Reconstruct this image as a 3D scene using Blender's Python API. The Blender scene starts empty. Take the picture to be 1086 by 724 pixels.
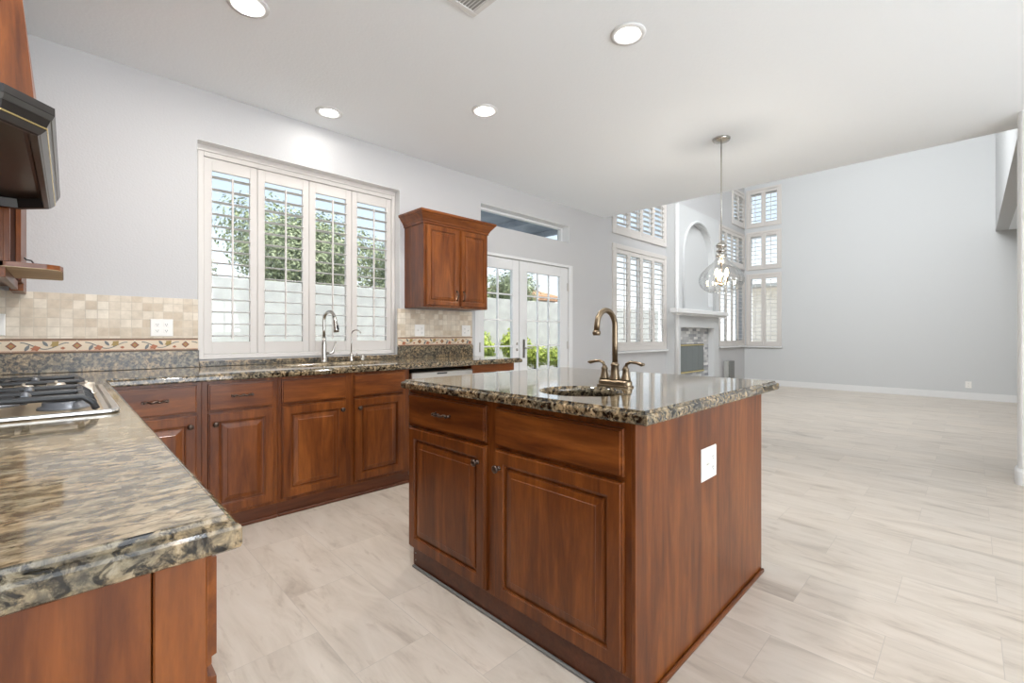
import bpy, bmesh, math, random
from mathutils import Vector, Matrix, noise
C = bpy.context.scene.collection
PI = math.pi
# ---------------------------------------------------------------- camera
cam = bpy.data.objects.new('camera', bpy.data.cameras.new('camera')); C.objects.link(cam)
cam.location = (0, 0, 1.133)
cam.rotation_euler = (PI/2, 0, math.radians(45.36-90))
cam.data.sensor_width = 36; cam.data.lens = 36*481/1086; cam.data.shift_y = -7/1086
cam.data.clip_start = .02; cam.data.clip_end = 300
bpy.context.scene.camera = cam
vs = bpy.context.scene.view_settings
vs.view_transform = 'Standard'; vs.look = 'None'; vs.gamma = 1; vs.use_curve_mapping = False
vs.exposure = 1.84
# ---------------------------------------------------------------- sky
W = bpy.data.worlds.new('sky'); bpy.context.scene.world = W; W.use_nodes = True
nt = W.node_tree; nt.nodes.clear()
wo = nt.nodes.new('ShaderNodeOutputWorld'); wb = nt.nodes.new('ShaderNodeBackground')
tc = nt.nodes.new('ShaderNodeTexCoord'); sx = nt.nodes.new('ShaderNodeSeparateXYZ'); mr = nt.nodes.new('ShaderNodeMapRange')
cr = nt.nodes.new('ShaderNodeValToRGB')
mr.inputs[1].default_value = -1; mr.inputs[2].default_value = 1
nt.links.new(tc.outputs['Generated'], sx.inputs[0]); nt.links.new(sx.outputs[2], mr.inputs[0]); nt.links.new(mr.outputs[0], cr.inputs[0])
e = cr.color_ramp.elements
e[0].position = 0; e[0].color = (1.6, 1.7, 1.8, 1)
e[1].position = 1; e[1].color = (.22, .28, .38, 1)
for p, c in ((.49, (1.6, 1.7, 1.8, 1)), (.51, (.55, .56, .57, 1)), (.61, (.27, .32, .385, 1))):
    q = e.new(p); q.color = c
nt.links.new(cr.outputs[0], wb.inputs[0]); nt.links.new(wb.outputs[0], wo.inputs[0])
wb.inputs[1].default_value = 1.0
def lamp(name, kind, loc, energy, color=(1, 1, 1), **kw):
    d = bpy.data.lights.new(name, kind); d.energy = energy; d.color = color
    for k, v in kw.items(): setattr(d, k, v)
    o = bpy.data.objects.new(name, d); o.location = loc; C.objects.link(o); return o
sun = lamp('sun', 'SUN', (0, -20, 30), 2.3, (1, .97, .92), angle=.02)
sun.rotation_euler = Vector((-.12, .8, -1)).to_track_quat('-Z', 'Y').to_euler()

rear_fill_lamp = lamp('rear_fill', 'AREA', (1.2, -4.1, 1.8), 42, (.88, .94, 1), shape='RECTANGLE', size=3.2, size_y=1.5); rear_fill_lamp.rotation_euler = (math.radians(127), 0, 0)  # unseen area fill added behind the camera to lift walls and ceiling
living_fill_lamp = lamp('living_fill', 'AREA', (5.60, 1.0, 4.15), 80, (.96, .98, 1), shape='RECTANGLE', size=2.6, size_y=1.9, spread=2.5); living_fill_lamp.rotation_euler = (math.radians(62), 0, -PI/2)  # unseen area fill added high up to brighten the living room
# ---------------------------------------------------------------- materials
def mat(name, col=(.8, .8, .8), rough=.5, metal=0, coat=0, spec=.5, emit=None, estr=0):
    m = bpy.data.materials.new(name); m.use_nodes = True
    b = m.node_tree.nodes['Principled BSDF']
    b.inputs['Base Color'].default_value = (*col, 1); b.inputs['Roughness'].default_value = rough
    b.inputs['Metallic'].default_value = metal; b.inputs['Coat Weight'].default_value = coat
    b.inputs['Coat Roughness'].default_value = .08
    b.inputs['Specular IOR Level'].default_value = spec
    if emit: b.inputs['Emission Color'].default_value = (*emit, 1); b.inputs['Emission Strength'].default_value = estr
    return m
class NT:
    def __init__(s, m): s.m = m; s.t = m.node_tree; s.b = s.t.nodes['Principled BSDF']
    def n(s, kind, **kw):
        x = s.t.nodes.new('ShaderNode'+kind)
        for k, v in kw.items():
            if isinstance(k, str) and hasattr(x, k): setattr(x, k, v)
            else: x.inputs[k.replace('_', ' ')].default_value = v
        return x
    def l(s, a, b): s.t.links.new(a, b)
    def ramp(s, fac, stops):
        r = s.t.nodes.new('ShaderNodeValToRGB'); el = r.color_ramp.elements
        el[0].position = stops[0][0]; el[0].color = (*stops[0][1], 1)
        el[1].position = stops[-1][0]; el[1].color = (*stops[-1][1], 1)
        for p, c in stops[1:-1]: q = el.new(p); q.color = (*c, 1)
        s.l(fac, r.inputs[0]); return r.outputs[0]
    def coords(s, scale=(1, 1, 1), rot=(0, 0, 0), kind='Object'):
        t = s.n('TexCoord'); m = s.n('Mapping'); m.inputs['Scale'].default_value = scale; m.inputs['Rotation'].default_value = rot
        s.l(t.outputs[kind], m.inputs[0]); return m.outputs[0]
    def mix(s, f, a, b, mode='MIX'):
        x = s.t.nodes.new('ShaderNodeMix'); x.data_type = 'RGBA'; x.blend_type = mode
        if isinstance(f, (int, float)): x.inputs[0].default_value = f
        else: s.l(f, x.inputs[0])
        for i, v in ((6, a), (7, b)):
            if isinstance(v, tuple): x.inputs[i].default_value = (*v, 1)
            else: s.l(v, x.inputs[i])
        return x.outputs[2]
    def bump(s, h, st, dist=.01):
        x = s.n('Bump'); x.inputs['Strength'].default_value = st; x.inputs['Distance'].default_value = dist
        s.l(h, x.inputs['Height']); s.l(x.outputs[0], s.b.inputs['Normal'])
    def color(s, o): s.l(o, s.b.inputs['Base Color'])
def paint(name, col, rough=.6, bump=.15, scale=90):
    m = mat(name, col, rough, spec=.3); k = NT(m)
    n = k.n('TexNoise', Scale=scale, Detail=3.0); k.l(k.coords(), n.inputs[0]); k.bump(n.outputs[0], bump, .004); return m
M = {}
M['wall'] = paint('wall_paint', (.565, .56, .56), .6, .25)
M['wall_lit'] = paint('wall_paint_lit', (.60, .61, .61), .6, .25)  # lit copy of the wall paint, brighter cooler light put into the colour
M['ceiling'] = paint('ceiling_paint', (.905, .94, .97), .7, .3, 60)
M['trim'] = paint('trim_paint', (.76, .76, .755), .35, .02)
M['shutter'] = paint('shutter_paint', (.655, .62, .585), .35, .02)
M['plate'] = mat('white_plastic', (.84, .82, .78), .35)
M['dark'] = mat('dark_slot', (.03, .03, .03), .5)
def wood(name, grain, c0, c1, c2, rough=.36, coat=.12):
    m = mat(name, c1, rough, coat=coat, spec=.35); k = NT(m)
    oi = k.n('ObjectInfo'); t = k.n('TexCoord'); mp = k.n('Mapping')
    sc = {'z': (14, 14, 1.6), 'y': (14, 1.6, 14), 'x': (1.6, 14, 14)}[grain]
    mp.inputs['Scale'].default_value = sc; k.l(t.outputs['Object'], mp.inputs[0])
    cm = k.n('CombineXYZ'); mu = k.n('Math', operation='MULTIPLY'); mu.inputs[1].default_value = 37
    k.l(oi.outputs['Random'], mu.inputs[0])
    for i in range(3): k.l(mu.outputs[0], cm.inputs[i])
    k.l(cm.outputs[0], mp.inputs['Location'])
    n1 = k.n('TexNoise', Scale=1.0, Detail=6.0, Roughness=.6, Distortion=.8); k.l(mp.outputs[0], n1.inputs[0])
    n2 = k.n('TexNoise', Scale=5.0, Detail=4.0, Roughness=.7); k.l(mp.outputs[0], n2.inputs[0])
    a = k.ramp(n1.outputs[0], [(.30, c0), (.5, c1), (.72, c2)])
    bb = k.ramp(n2.outputs[0], [(.35, (.72, .70, .68)), (.6, (1, 1, 1))])
    k.color(k.mix(.8, a, bb, 'MULTIPLY')); k.bump(n2.outputs[0], .06, .002); return m
CH = ((.090, .021, .0035), (.180, .048, .0075), (.29, .088, .016))
M['wood'] = wood('cherry_vertical', 'z', *CH)
M['wood_x'] = wood('cherry_along_x', 'x', *CH)
M['wood_y'] = wood('cherry_along_y', 'y', *CH)
M['maple'] = wood('raw_maple', 'x', (.50, .36, .22), (.60, .45, .29), (.68, .53, .36), .6, 0)
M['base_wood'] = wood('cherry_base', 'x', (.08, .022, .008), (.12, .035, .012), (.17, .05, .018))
def granite(name, scale=(1, 1, 1), light=0.0):
    m = mat(name, (.3, .27, .2), .07, spec=.6, coat=.2); k = NT(m); co = k.coords(scale)
    n1 = k.n('TexNoise', Scale=34.0, Detail=8.0, Roughness=.68, Distortion=.7); k.l(co, n1.inputs[0])
    n2 = k.n('TexNoise', Scale=62.0, Detail=5.0, Roughness=.62, Distortion=.5); k.l(co, n2.inputs[0])
    v = k.n('TexVoronoi', Scale=90.0, Randomness=1.0); k.l(co, v.inputs[0])
    n3 = k.n('TexNoise', Scale=10.0, Detail=4.0, Roughness=.6); k.l(co, n3.inputs[0])
    L = light
    a = k.ramp(n1.outputs[0], [(.36-.08*L, (.07, .058, .042)), (.46-.06*L, (.175+.04*L, .143+.03*L, .095+.02*L)), (.55-.04*L, (.32+.07*L, .25+.06*L, .155+.045*L)), (.68, (.50+.1*L, .42+.09*L, .30+.07*L))])
    b = k.ramp(n2.outputs[0], [(.40-.05*L, (.035, .033, .03)), (.475-.05*L, (.45, .44, .42)), (.53-.03*L, (1, 1, 1))])
    x = k.mix(1.0-.35*L, a, b, 'MULTIPLY')
    g = k.ramp(n3.outputs[0], [(.40, (.66, .70, .72)), (.60, (1.15, 1.02, .86))])
    x = k.mix(.85-.3*L, x, g, 'MULTIPLY')
    s = k.ramp(v.outputs['Distance'], [(.12, (.25, .25, .25)), (.30, (1, 1, 1))])
    x = k.mix(.35, x, s, 'MULTIPLY')
    k.color(x); return m
M['granite'] = granite('granite')
M['granite_flow'] = granite('granite_flowing', (.62, 1.15, 1), .85)
M['granite_splash'] = granite('granite_backsplash', (1, 1, 1)); NT(M['granite_splash']).b.inputs['Roughness'].default_value = .3; NT(M['granite_splash']).b.inputs['Coat Weight'].default_value = 0
def floor_mat():
    m = mat('stone_plank_tile', (.6, .5, .4), .30, spec=.45, coat=.1); k = NT(m)
    t = k.n('TexCoord'); s = k.n('SeparateXYZ'); k.l(t.outputs['Object'], s.inputs[0])
    c = k.n('CombineXYZ'); a1 = k.n('Math', operation='ADD'); a1.inputs[1].default_value = 12.2-.227+.305*0
    a2 = k.n('Math', operation='ADD'); a2.inputs[1].default_value = 6.04-.388
    k.l(s.outputs[1], a1.inputs[0]); k.l(s.outputs[0], a2.inputs[0]); k.l(a1.outputs[0], c.inputs[0]); k.l(a2.outputs[0], c.inputs[1])
    b = k.n('TexBrick'); b.offset = .5; b.offset_frequency = 2
    for n_, v_ in (('Scale', 1.0), ('Mortar Size', .0011), ('Mortar Smooth', .1), ('Brick Width', .61), ('Row Height', .302), ('Bias', 0.0)): b.inputs[n_].default_value = v_
    b.inputs['Color1'].default_value = (0, 0, 0, 1); b.inputs['Color2'].default_value = (1, 1, 1, 1); b.inputs['Mortar'].default_value = (.5, .5, .5, 1)
    k.l(c.outputs[0], b.inputs[0])
    # veins: coords warped per tile
    sp = k.n('SeparateColor'); k.l(b.outputs['Color'], sp.inputs[0])
    mm = k.n('Math', operation='MULTIPLY'); mm.inputs[1].default_value = 13.0; k.l(sp.outputs[0], mm.inputs[0])
    cc = k.n('CombineXYZ'); k.l(mm.outputs[0], cc.inputs[0]); k.l(mm.outputs[0], cc.inputs[2])
    mp = k.n('Mapping'); mp.inputs['Scale'].default_value = (5.2, 1.05, 1); mp.inputs['Rotation'].default_value = (0, 0, .16)
    k.l(t.outputs['Object'], mp.inputs[0]); k.l(cc.outputs[0], mp.inputs['Location'])
    n1 = k.n('TexNoise', Scale=1.6, Detail=9.0, Roughness=.62, Distortion=1.1); k.l(mp.outputs[0], n1.inputs[0])
    n2 = k.n('TexNoise', Scale=4.5, Detail=6.0, Roughness=.6, Distortion=.6); k.l(mp.outputs[0], n2.inputs[0])
    base = k.ramp(n1.outputs[0], [(.28, (.44, .37, .30)), (.43, (.60, .525, .44)), (.56, (.66, .585, .50)), (.75, (.70, .63, .55))])
    vein = k.ramp(n2.outputs[0], [(.30, (.80, .77, .74)), (.42, (1, 1, 1))])
    x = k.mix(.8, base, vein, 'MULTIPLY')
    tone = k.ramp(sp.outputs[0], [(0, (.95, .95, .95)), (1, (1.03, 1.02, 1.01))])
    x = k.mix(1, x, tone, 'MULTIPLY')
    x = k.mix(b.outputs['Fac'], x, (.50, .44, .375))
    k.color(x); return m
M['floor'] = floor_mat()
def tile_mat(name, axis, u0, z0, w, h, c1, c2, mortar, offset=0.0, noise_s=20):
    m = mat(name, c1, .45); k = NT(m); t = k.n('TexCoord'); s = k.n('SeparateXYZ'); k.l(t.outputs['Object'], s.inputs[0])
    c = k.n('CombineXYZ'); a1 = k.n('Math', operation='ADD'); a1.inputs[1].default_value = w*20-u0; a2 = k.n('Math', operation='ADD'); a2.inputs[1].default_value = h*20-z0
    k.l(s.outputs[axis], a1.inputs[0]); k.l(s.outputs[2], a2.inputs[0]); k.l(a1.outputs[0], c.inputs[0]); k.l(a2.outputs[0], c.inputs[1])
    b = k.n('TexBrick'); b.offset = offset; b.offset_frequency = 2
    for n_, v_ in (('Scale', 1.0), ('Mortar Size', .0022), ('Mortar Smooth', .2), ('Brick Width', w), ('Row Height', h), ('Bias', 0.0)): b.inputs[n_].default_value = v_
    b.inputs['Color1'].default_value = (*c1, 1); b.inputs['Color2'].default_value = (*c2, 1); b.inputs['Mortar'].default_value = (*mortar, 1)
    k.l(c.outputs[0], b.inputs[0])
    n = k.n('TexNoise', Scale=float(noise_s), Detail=6.0, Roughness=.6); k.l(t.outputs['Object'], n.inputs[0])
    v = k.ramp(n.outputs[0], [(.35, (.84, .82, .79)), (.6, (1.04, 1.03, 1.02))])
    k.color(k.mix(.8, b.outputs['Color'], v, 'MULTIPLY')); inv = k.n('Math', operation='SUBTRACT'); inv.inputs[0].default_value = 1
    k.l(b.outputs['Fac'], inv.inputs[1]); k.bump(inv.outputs[0], .4, .002); return m
M['travertine'] = tile_mat('travertine_squares', 0, .01, 1.112, .053, .053, (.58, .48, .36), (.78, .71, .60), (.60, .53, .43), 0.0)
M['mosaic'] = tile_mat('stacked_stone_mosaic', 0, 0, 0, .16, .05, (.22, .23, .25), (.78, .78, .77), (.45, .45, .45), .37, 6)
M['cream'] = mat('listello_cream', (.72, .60, .45), .45); M['lbrown'] = mat('listello_brown', (.16, .085, .045), .5)
M['lred'] = mat('listello_rust', (.42, .15, .07), .5); M['lgrey'] = mat('listello_grey', (.17, .18, .18), .5); M['lgold'] = mat('listello_gold', (.36, .25, .08), .5)
M['steel'] = mat('stainless_steel', (.62, .60, .57), .28, 1)
M['nickel'] = mat('brushed_nickel', (.55, .53, .49), .22, 1)
M['bronze'] = mat('dark_bronze', (.10, .07, .055), .35, .85)
M['antique'] = mat('antique_brass', (.25, .19, .125), .30, 1)
M['brass'] = mat('polished_brass', (.75, .62, .30), .25, 1)
M['iron'] = mat('cast_iron', (.025, .026, .028), .42)
M['iron_grey'] = mat('grate_grey', (.22, .23, .25), .35, .3)  # plain grey metal for burners and grate fingers
M['pan'] = mat('warm_cooktop_steel', (.62, .50, .35), .42, 1)
M['knob'] = mat('knob_satin', (.68, .60, .50), .3, .8)
M['hood'] = mat('hood_black', (.010, .007, .006), .30, 0, coat=.1)
M['hood_rim'] = mat('hood_rim_grey', (.085, .082, .078), .28, .5)
M['curtain'] = mat('firebox_mesh_grey', (.19, .21, .21), .5, .2)
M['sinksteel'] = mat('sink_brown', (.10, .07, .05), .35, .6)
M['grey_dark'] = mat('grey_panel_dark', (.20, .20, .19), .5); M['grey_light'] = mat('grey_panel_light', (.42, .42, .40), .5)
def glass(name, tint=(.96, .98, .98), k0=.03, k1=.55):
    m = bpy.data.materials.new(name); m.use_nodes = True; t = m.node_tree; t.nodes.clear()
    o = t.nodes.new('ShaderNodeOutputMaterial'); tr = t.nodes.new('ShaderNodeBsdfTransparent'); gl = t.nodes.new('ShaderNodeBsdfGlossy'); mx = t.nodes.new('ShaderNodeMixShader')
    lw = t.nodes.new('ShaderNodeLayerWeight'); r = t.nodes.new('ShaderNodeMapRange')
    tr.inputs[0].default_value = (*tint, 1); gl.inputs['Roughness'].default_value = .02; lw.inputs[0].default_value = .5
    r.inputs[1].default_value = .3; r.inputs[2].default_value = 1; r.inputs[3].default_value = k0; r.inputs[4].default_value = k1
    t.links.new(lw.outputs['Facing'], r.inputs[0]); t.links.new(r.outputs[0], mx.inputs[0]); t.links.new(tr.outputs[0], mx.inputs[1]); t.links.new(gl.outputs[0], mx.inputs[2]); t.links.new(mx.outputs[0], o.inputs[0]); return m
M['pane'] = glass('window_glass', (.95, .97, .97), .03, .3)
M['globe'] = glass('fluted_glass', (.97, .975, .975), .05, .38)
M['bulb'] = mat('bulb_glow', (1, .9, .7), .4, emit=(1, .72, .42), estr=9)
M['lamp_white'] = mat('downlight_lens_white', (1, 1, 1), .4, emit=(1, .97, .92), estr=3.2)
M['lamp_warm'] = mat('downlight_lens_warm', (1, 1, 1), .4, emit=(1, .90, .72), estr=2.6)
def rough_mat(name, c0, c1, scale, rough=.8, bump=.3):
    m = mat(name, c0, rough, spec=.2); k = NT(m); n = k.n('TexNoise', Scale=float(scale), Detail=6.0); k.l(k.coords(), n.inputs[0])
    k.color(k.ramp(n.outputs[0], [(.35, c0), (.65, c1)])); k.bump(n.outputs[0], bump, .02); return m
M['concrete'] = rough_mat('patio_concrete', (.45, .43, .40), (.58, .56, .53), 3)
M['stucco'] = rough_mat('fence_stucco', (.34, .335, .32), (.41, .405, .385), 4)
M['tan'] = rough_mat('neighbour_stucco', (.74, .66, .56), (.84, .76, .66), 4)
M['roof'] = rough_mat('clay_roof_tile', (.36, .19, .11), (.52, .32, .20), 5)
M['slate'] = rough_mat('slate_paint', (.20, .235, .28), (.40, .44, .50), 2)
M['leaf_y'] = rough_mat('shrub_leaf', (.20, .28, .04), (.52, .56, .12), 9, .5)
M['leaf_g'] = rough_mat('tree_leaf', (.13, .16, .08), (.34, .37, .22), 3, .5)
M['bark'] = rough_mat('bark', (.10, .075, .05), (.2, .15, .1), 8)

# ---------------------------------------------------------------- mesh building
class MB:
    def __init__(s): s.bm = bmesh.new()
    def _face(s, vs_, smooth=False, mi=0):
        try: f = s.bm.faces.new(vs_)
        except ValueError: return None
        f.smooth = smooth; f.material_index = mi; return f
    def box(s, x0, x1, y0, y1, z0, z1, bev=0, mi=0, seg=1):
        if x0 > x1: x0, x1 = x1, x0
        if y0 > y1: y0, y1 = y1, y0
        v = [s.bm.verts.new(p) for p in ((x0,y0,z0),(x1,y0,z0),(x1,y1,z0),(x0,y1,z0),(x0,y0,z1),(x1,y0,z1),(x1,y1,z1),(x0,y1,z1))]
        fs = [s._face([v[i] for i in q], mi=mi) for q in ((0,3,2,1),(4,5,6,7),(0,1,5,4),(1,2,6,5),(2,3,7,6),(3,0,4,7))]
        if bev:
            ed = list({e for f in fs for e in f.edges})
            r = bmesh.ops.bevel(s.bm, geom=ed, offset=bev, segments=seg, affect='EDGES', profile=.5)
            for f in r['faces']: f.material_index = mi
        return s
    def rings(s, loops, cap0=True, cap1=True, smooth=False, mi=0, closed=True):
        L = [[s.bm.verts.new(p) for p in lp] for lp in loops]; n = len(L[0])
        for a, b in zip(L, L[1:]):
            for i in range(n if closed else n-1):
                j = (i+1) % n; s._face([a[i], a[j], b[j], b[i]], smooth, mi)
        if cap0: s._face(list(reversed(L[0])), False, mi)
        if cap1: s._face(L[-1], False, mi)
        return s
    def prism(s, poly, z0, z1, mi=0): return s.rings([[(x, y, z0) for x, y in poly], [(x, y, z1) for x, y in poly]], mi=mi)
    def tube(s, path, r, seg=12, mi=0, caps=True, flat=1.0):
        path = [Vector(p) for p in path]; rr = r if isinstance(r, (list, tuple)) else [r]*len(path); loops = []; up = None
        for i, p in enumerate(path):
            d = (path[min(i+1, len(path)-1)]-path[max(i-1, 0)]).normalized()
            if up is None: up = Vector((0, 0, 1)) if abs(d.z) < .9 else Vector((0, 1, 0))
            a = d.cross(up).normalized(); b = a.cross(d).normalized(); up = b
            loops.append([tuple(p+a*rr[i]*math.cos(2*PI*k/seg)+b*rr[i]*flat*math.sin(2*PI*k/seg)) for k in range(seg)])
        return s.rings(loops, caps, caps, True, mi)
    def lathe(s, prof, c=(0, 0, 0), axis='z', seg=24, mi=0, smooth=True, sign=1, flute=None, caps=True):
        loops = []
        for (r, h) in prof:
            lp = []
            for k in range(seg):
                t = 2*PI*k/seg; rad = max(r, 1e-5)
                if flute: rad *= flute(t, h)
                a, b = rad*math.cos(t), rad*math.sin(t); h_ = h*sign
                lp.append((c[0]+a, c[1]+b, c[2]+h_) if axis == 'z' else (c[0]+h_, c[1]+a, c[2]+b) if axis == 'x' else (c[0]+a, c[1]+h_, c[2]+b))
            loops.append(lp)
        return s.rings(loops, caps and prof[0][0] > 1e-4, caps and prof[-1][0] > 1e-4, smooth, mi)
    def build(s, name, m, parent=None, fix=True):
        if fix: bmesh.ops.recalc_face_normals(s.bm, faces=s.bm.faces[:])
        me = bpy.data.meshes.new(name); off = root_loc(parent)
        if off.length: bmesh.ops.translate(s.bm, verts=s.bm.verts[:], vec=-off)
        s.bm.to_mesh(me); s.bm.free()
        for x in (m if isinstance(m, (list, tuple)) else [m]): me.materials.append(M[x] if isinstance(x, str) else x)
        o = bpy.data.objects.new(name, me); C.objects.link(o)
        if parent: o.parent = parent
        return o
def root_loc(p):
    v = Vector((0, 0, 0))
    while p: v = v+Vector(p.location); p = p.parent
    return v
def thing(name, label, cat, loc, group=None):
    o = bpy.data.objects.new(name, None); C.objects.link(o); o.location = loc; o.empty_display_size = .1
    return tag(o, label, cat, group)
def tag(o, label, cat, group=None):
    o['label'] = label; o['category'] = cat
    if group: o['group'] = group
    return o
def struct(o): o['kind'] = 'structure'; return o
def copy_tree(o, parent=None):
    c = o.copy(); C.objects.link(c); c.parent = parent
    for ch in [x for x in bpy.data.objects if x.parent == o]: copy_tree(ch, c)
    return c
class Fr:      # a cabinet-face frame: u along the face, n outwards, z up
    def __init__(s, o, U, N): s.o = Vector(o); s.U = Vector(U); s.N = Vector(N)
    def p(s, u, n, z): v = s.o+s.U*u+s.N*n; return (v.x, v.y, s.o.z+z)
    def box(s, mb, u0, u1, n0, n1, z0, z1, bev=0, mi=0, seg=1):
        a, b = s.p(u0, n0, z0), s.p(u1, n1, z1); return mb.box(a[0], b[0], a[1], b[1], z0+s.o.z, z1+s.o.z, bev, mi, seg)
    def front(s, mb, u0, u1, z0, z1, prof, back=0.0):
        loops = [[s.p(u0, back, z0), s.p(u1, back, z0), s.p(u1, back, z1), s.p(u0, back, z1)]]
        for i, n in prof: loops.append([s.p(u0+i, n, z0+i), s.p(u1-i, n, z0+i), s.p(u1-i, n, z1-i), s.p(u0+i, n, z1-i)])
        return mb.rings(loops)
DOOR = [(0, .010), (.0015, .014), (.006, .0145), (.008, .020), (.050, .020), (.0515, .0165), (.0555, .0155), (.057, .0085), (.065, .0075), (.0665, .0125), (.070, .013), (.0715, .0155), (.094, .0185), (.096, .0205)]
DRAWER = [(0, .009), (.0015, .013), (.007, .0135), (.0085, .020)]
def door(fr, parent, u0, u1, z0, z1, m='wood', knob=None, name='door', s=1.0):
    mb = MB(); pr = [(i*s, n) for i, n in DOOR]; fr.front(mb, u0, u1, z0, z1, pr); d = mb.build(name, m, parent)
    if knob: knob_at(fr, d, *knob)
    return d
def knob_at(fr, parent, u, z):
    k = MB(); c = fr.p(u, .02, z); ax = 'x' if abs(fr.N.x) > .5 else 'y'; sg = fr.N.x+fr.N.y
    k.lathe([(.009, 0), (.009, .003), (.0055, .006), (.0055, .014), (.012, .017), (.0155, .021), (.0155, .025), (.011, .029), (0, .030)], c, ax, 18, sign=sg)
    return k.build('knob', 'bronze', parent)
def drawer(fr, parent, u0, u1, z0, z1, m, pull=True, name='drawer'):
    mb = MB(); fr.front(mb, u0, u1, z0, z1, DRAWER); d = mb.build(name, m, parent)
    if pull:
        um, zm = (u0+u1)/2, (z0+z1)/2+.003; k = MB(); w = .052
        pts = [fr.p(um+w*t, .036+.012*(1-t*t)-.004*math.cos(t*9), zm+.0025*math.cos(t*9)) for t in [i/8 for i in range(-8, 9)]]
        k.tube(pts, [.0045+.002*abs(math.cos(i*.4)) for i in range(17)], 10)
        for sg in (-1, 1):
            k.tube([fr.p(um+sg*w, .018, zm), fr.p(um+sg*w, .026, zm), fr.p(um+sg*w, .038, zm)], [.008, .005, .006], 10)
        k.build('handle', 'bronze', d)
    return d

# ---------------------------------------------------------------- room shell
YW, YB, XF, XL, ZC = 3.72, 3.92, 11.3, -.5, 2.82
def wall_grid(name, m, axis, c0, c1, u0, u1, z0, z1, holes):
    """solid wall slab; axis 'y': slab between Y=c0..c1 with u = X; axis 'x': slab X=c0..c1 with u = Y"""
    us = sorted({u0, u1, *[h for q in holes for h in q[:2]]}); zs = sorted({z0, z1, *[h for q in holes for h in q[2:]]})
    def P(u, c, z): return (u, c, z) if axis == 'y' else (c, u, z)
    def solid(i, j):
        if i < 0 or j < 0 or i >= len(us)-1 or j >= len(zs)-1: return False
        uc, zc = (us[i]+us[i+1])/2, (zs[j]+zs[j+1])/2
        return not any(a < uc < b and c < zc < d for a, b, c, d in holes)
    mb = MB(); V = {}
    def v(u, c, z):
        k = (u, c, z)
        if k not in V: V[k] = mb.bm.verts.new(P(u, c, z))
        return V[k]
    for i in range(len(us)-1):
        for j in range(len(zs)-1):
            if not solid(i, j): continue
            a, b, c, d = us[i], us[i+1], zs[j], zs[j+1]
            for cc in (c0, c1): mb._face([v(a, cc, c), v(b, cc, c), v(b, cc, d), v(a, cc, d)])
            if not solid(i-1, j): mb._face([v(a, c0, c), v(a, c1, c), v(a, c1, d), v(a, c0, d)])
            if not solid(i+1, j): mb._face([v(b, c0, c), v(b, c1, c), v(b, c1, d), v(b, c0, d)])
            if not solid(i, j-1): mb._face([v(a, c0, c), v(b, c0, c), v(b, c1, c), v(a, c1, c)])
            if not solid(i, j+1): mb._face([v(a, c0, d), v(b, c0, d), v(b, c1, d), v(a, c1, d)])
    return struct(mb.build(name, m))
WIN_K = (.645, 2.215, .955, 2.475)
WA = [WIN_K, (3.2, 4.73, 2.345, 2.56), (3.11, 4.79, 0, 2.045)]
LIV_L = [(5.80, 7.70, .95, 2.43), (5.80, 7.70, 2.70, 3.40), (5.80, 7.70, 3.65, 4.35)]
LIV_R = [(9.80, 11.29, .95, 2.43), (9.80, 11.29, 2.70, 3.40), (10.56, 11.29, 3.65, 4.35)]
LIV_F = [(3.02, 3.64, .95, 2.46), (3.02, 3.64, 2.69, 3.42), (3.02, 3.64, 3.66, 4.40)]
struct(MB().box(XL-.2, XF+.2, -4.2, YB, -.1, 0).build('floor', 'floor'))
wall_grid('wall_window_side', 'wall', 'y', YW, YB, XL-.2, XF+.2, 0, 5.4, WA+LIV_L+LIV_R)
wall_grid('wall_far', 'wall_lit', 'x', XF, XF+.2, -4.2, YW, 0, 5.4, LIV_F)
wall_grid('wall_left', 'wall', 'x', XL-.2, XL, -4.2, YW, 0, ZC, [])
struct(MB().box(2.4, XF, -4.35, -4.2, 0, ZC+.16).build('wall_back_light_block', 'wall'))  # unseen partial wall, added to keep light off the right-hand floor
struct(MB().box(XL-.2, 5.55, -4.2, YW, ZC, ZC+.16).build('ceiling', 'ceiling'))
struct(MB().box(5.40, 5.55, -.44, YW, ZC+.16, 5.4).build('wall_above_kitchen', 'wall_lit'))
struct(MB().box(5.55, XF, -.44, -.29, 2.9, 5.4).build('wall_above_hall', 'wall_lit'))
struct(MB().box(5.55, XF, -4.2, -.44, 2.9, 3.05).build('ceiling_hall', 'ceiling'))
struct(MB().box(5.40, XF+.2, -.44, YB, 5.4, 5.55).build('ceiling_living', 'ceiling'))
def bull_poly(x0, x1, y0, y1, r=.03, n=6):
    P = []
    for cx_, cy_, a0 in ((x1-r, y0+r, -90), (x1-r, y1-r, 0), (x0+r, y1-r, 90), (x0+r, y0+r, 180)):
        for i in range(n+1): a = math.radians(a0+90*i/n); P.append((cx_+r*math.cos(a), cy_+r*math.sin(a)))
    return P
struct(MB().prism(bull_poly(5.13, 5.29, -4.1, -.25), 0, ZC).build('wall_right_end', 'trim'))
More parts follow.
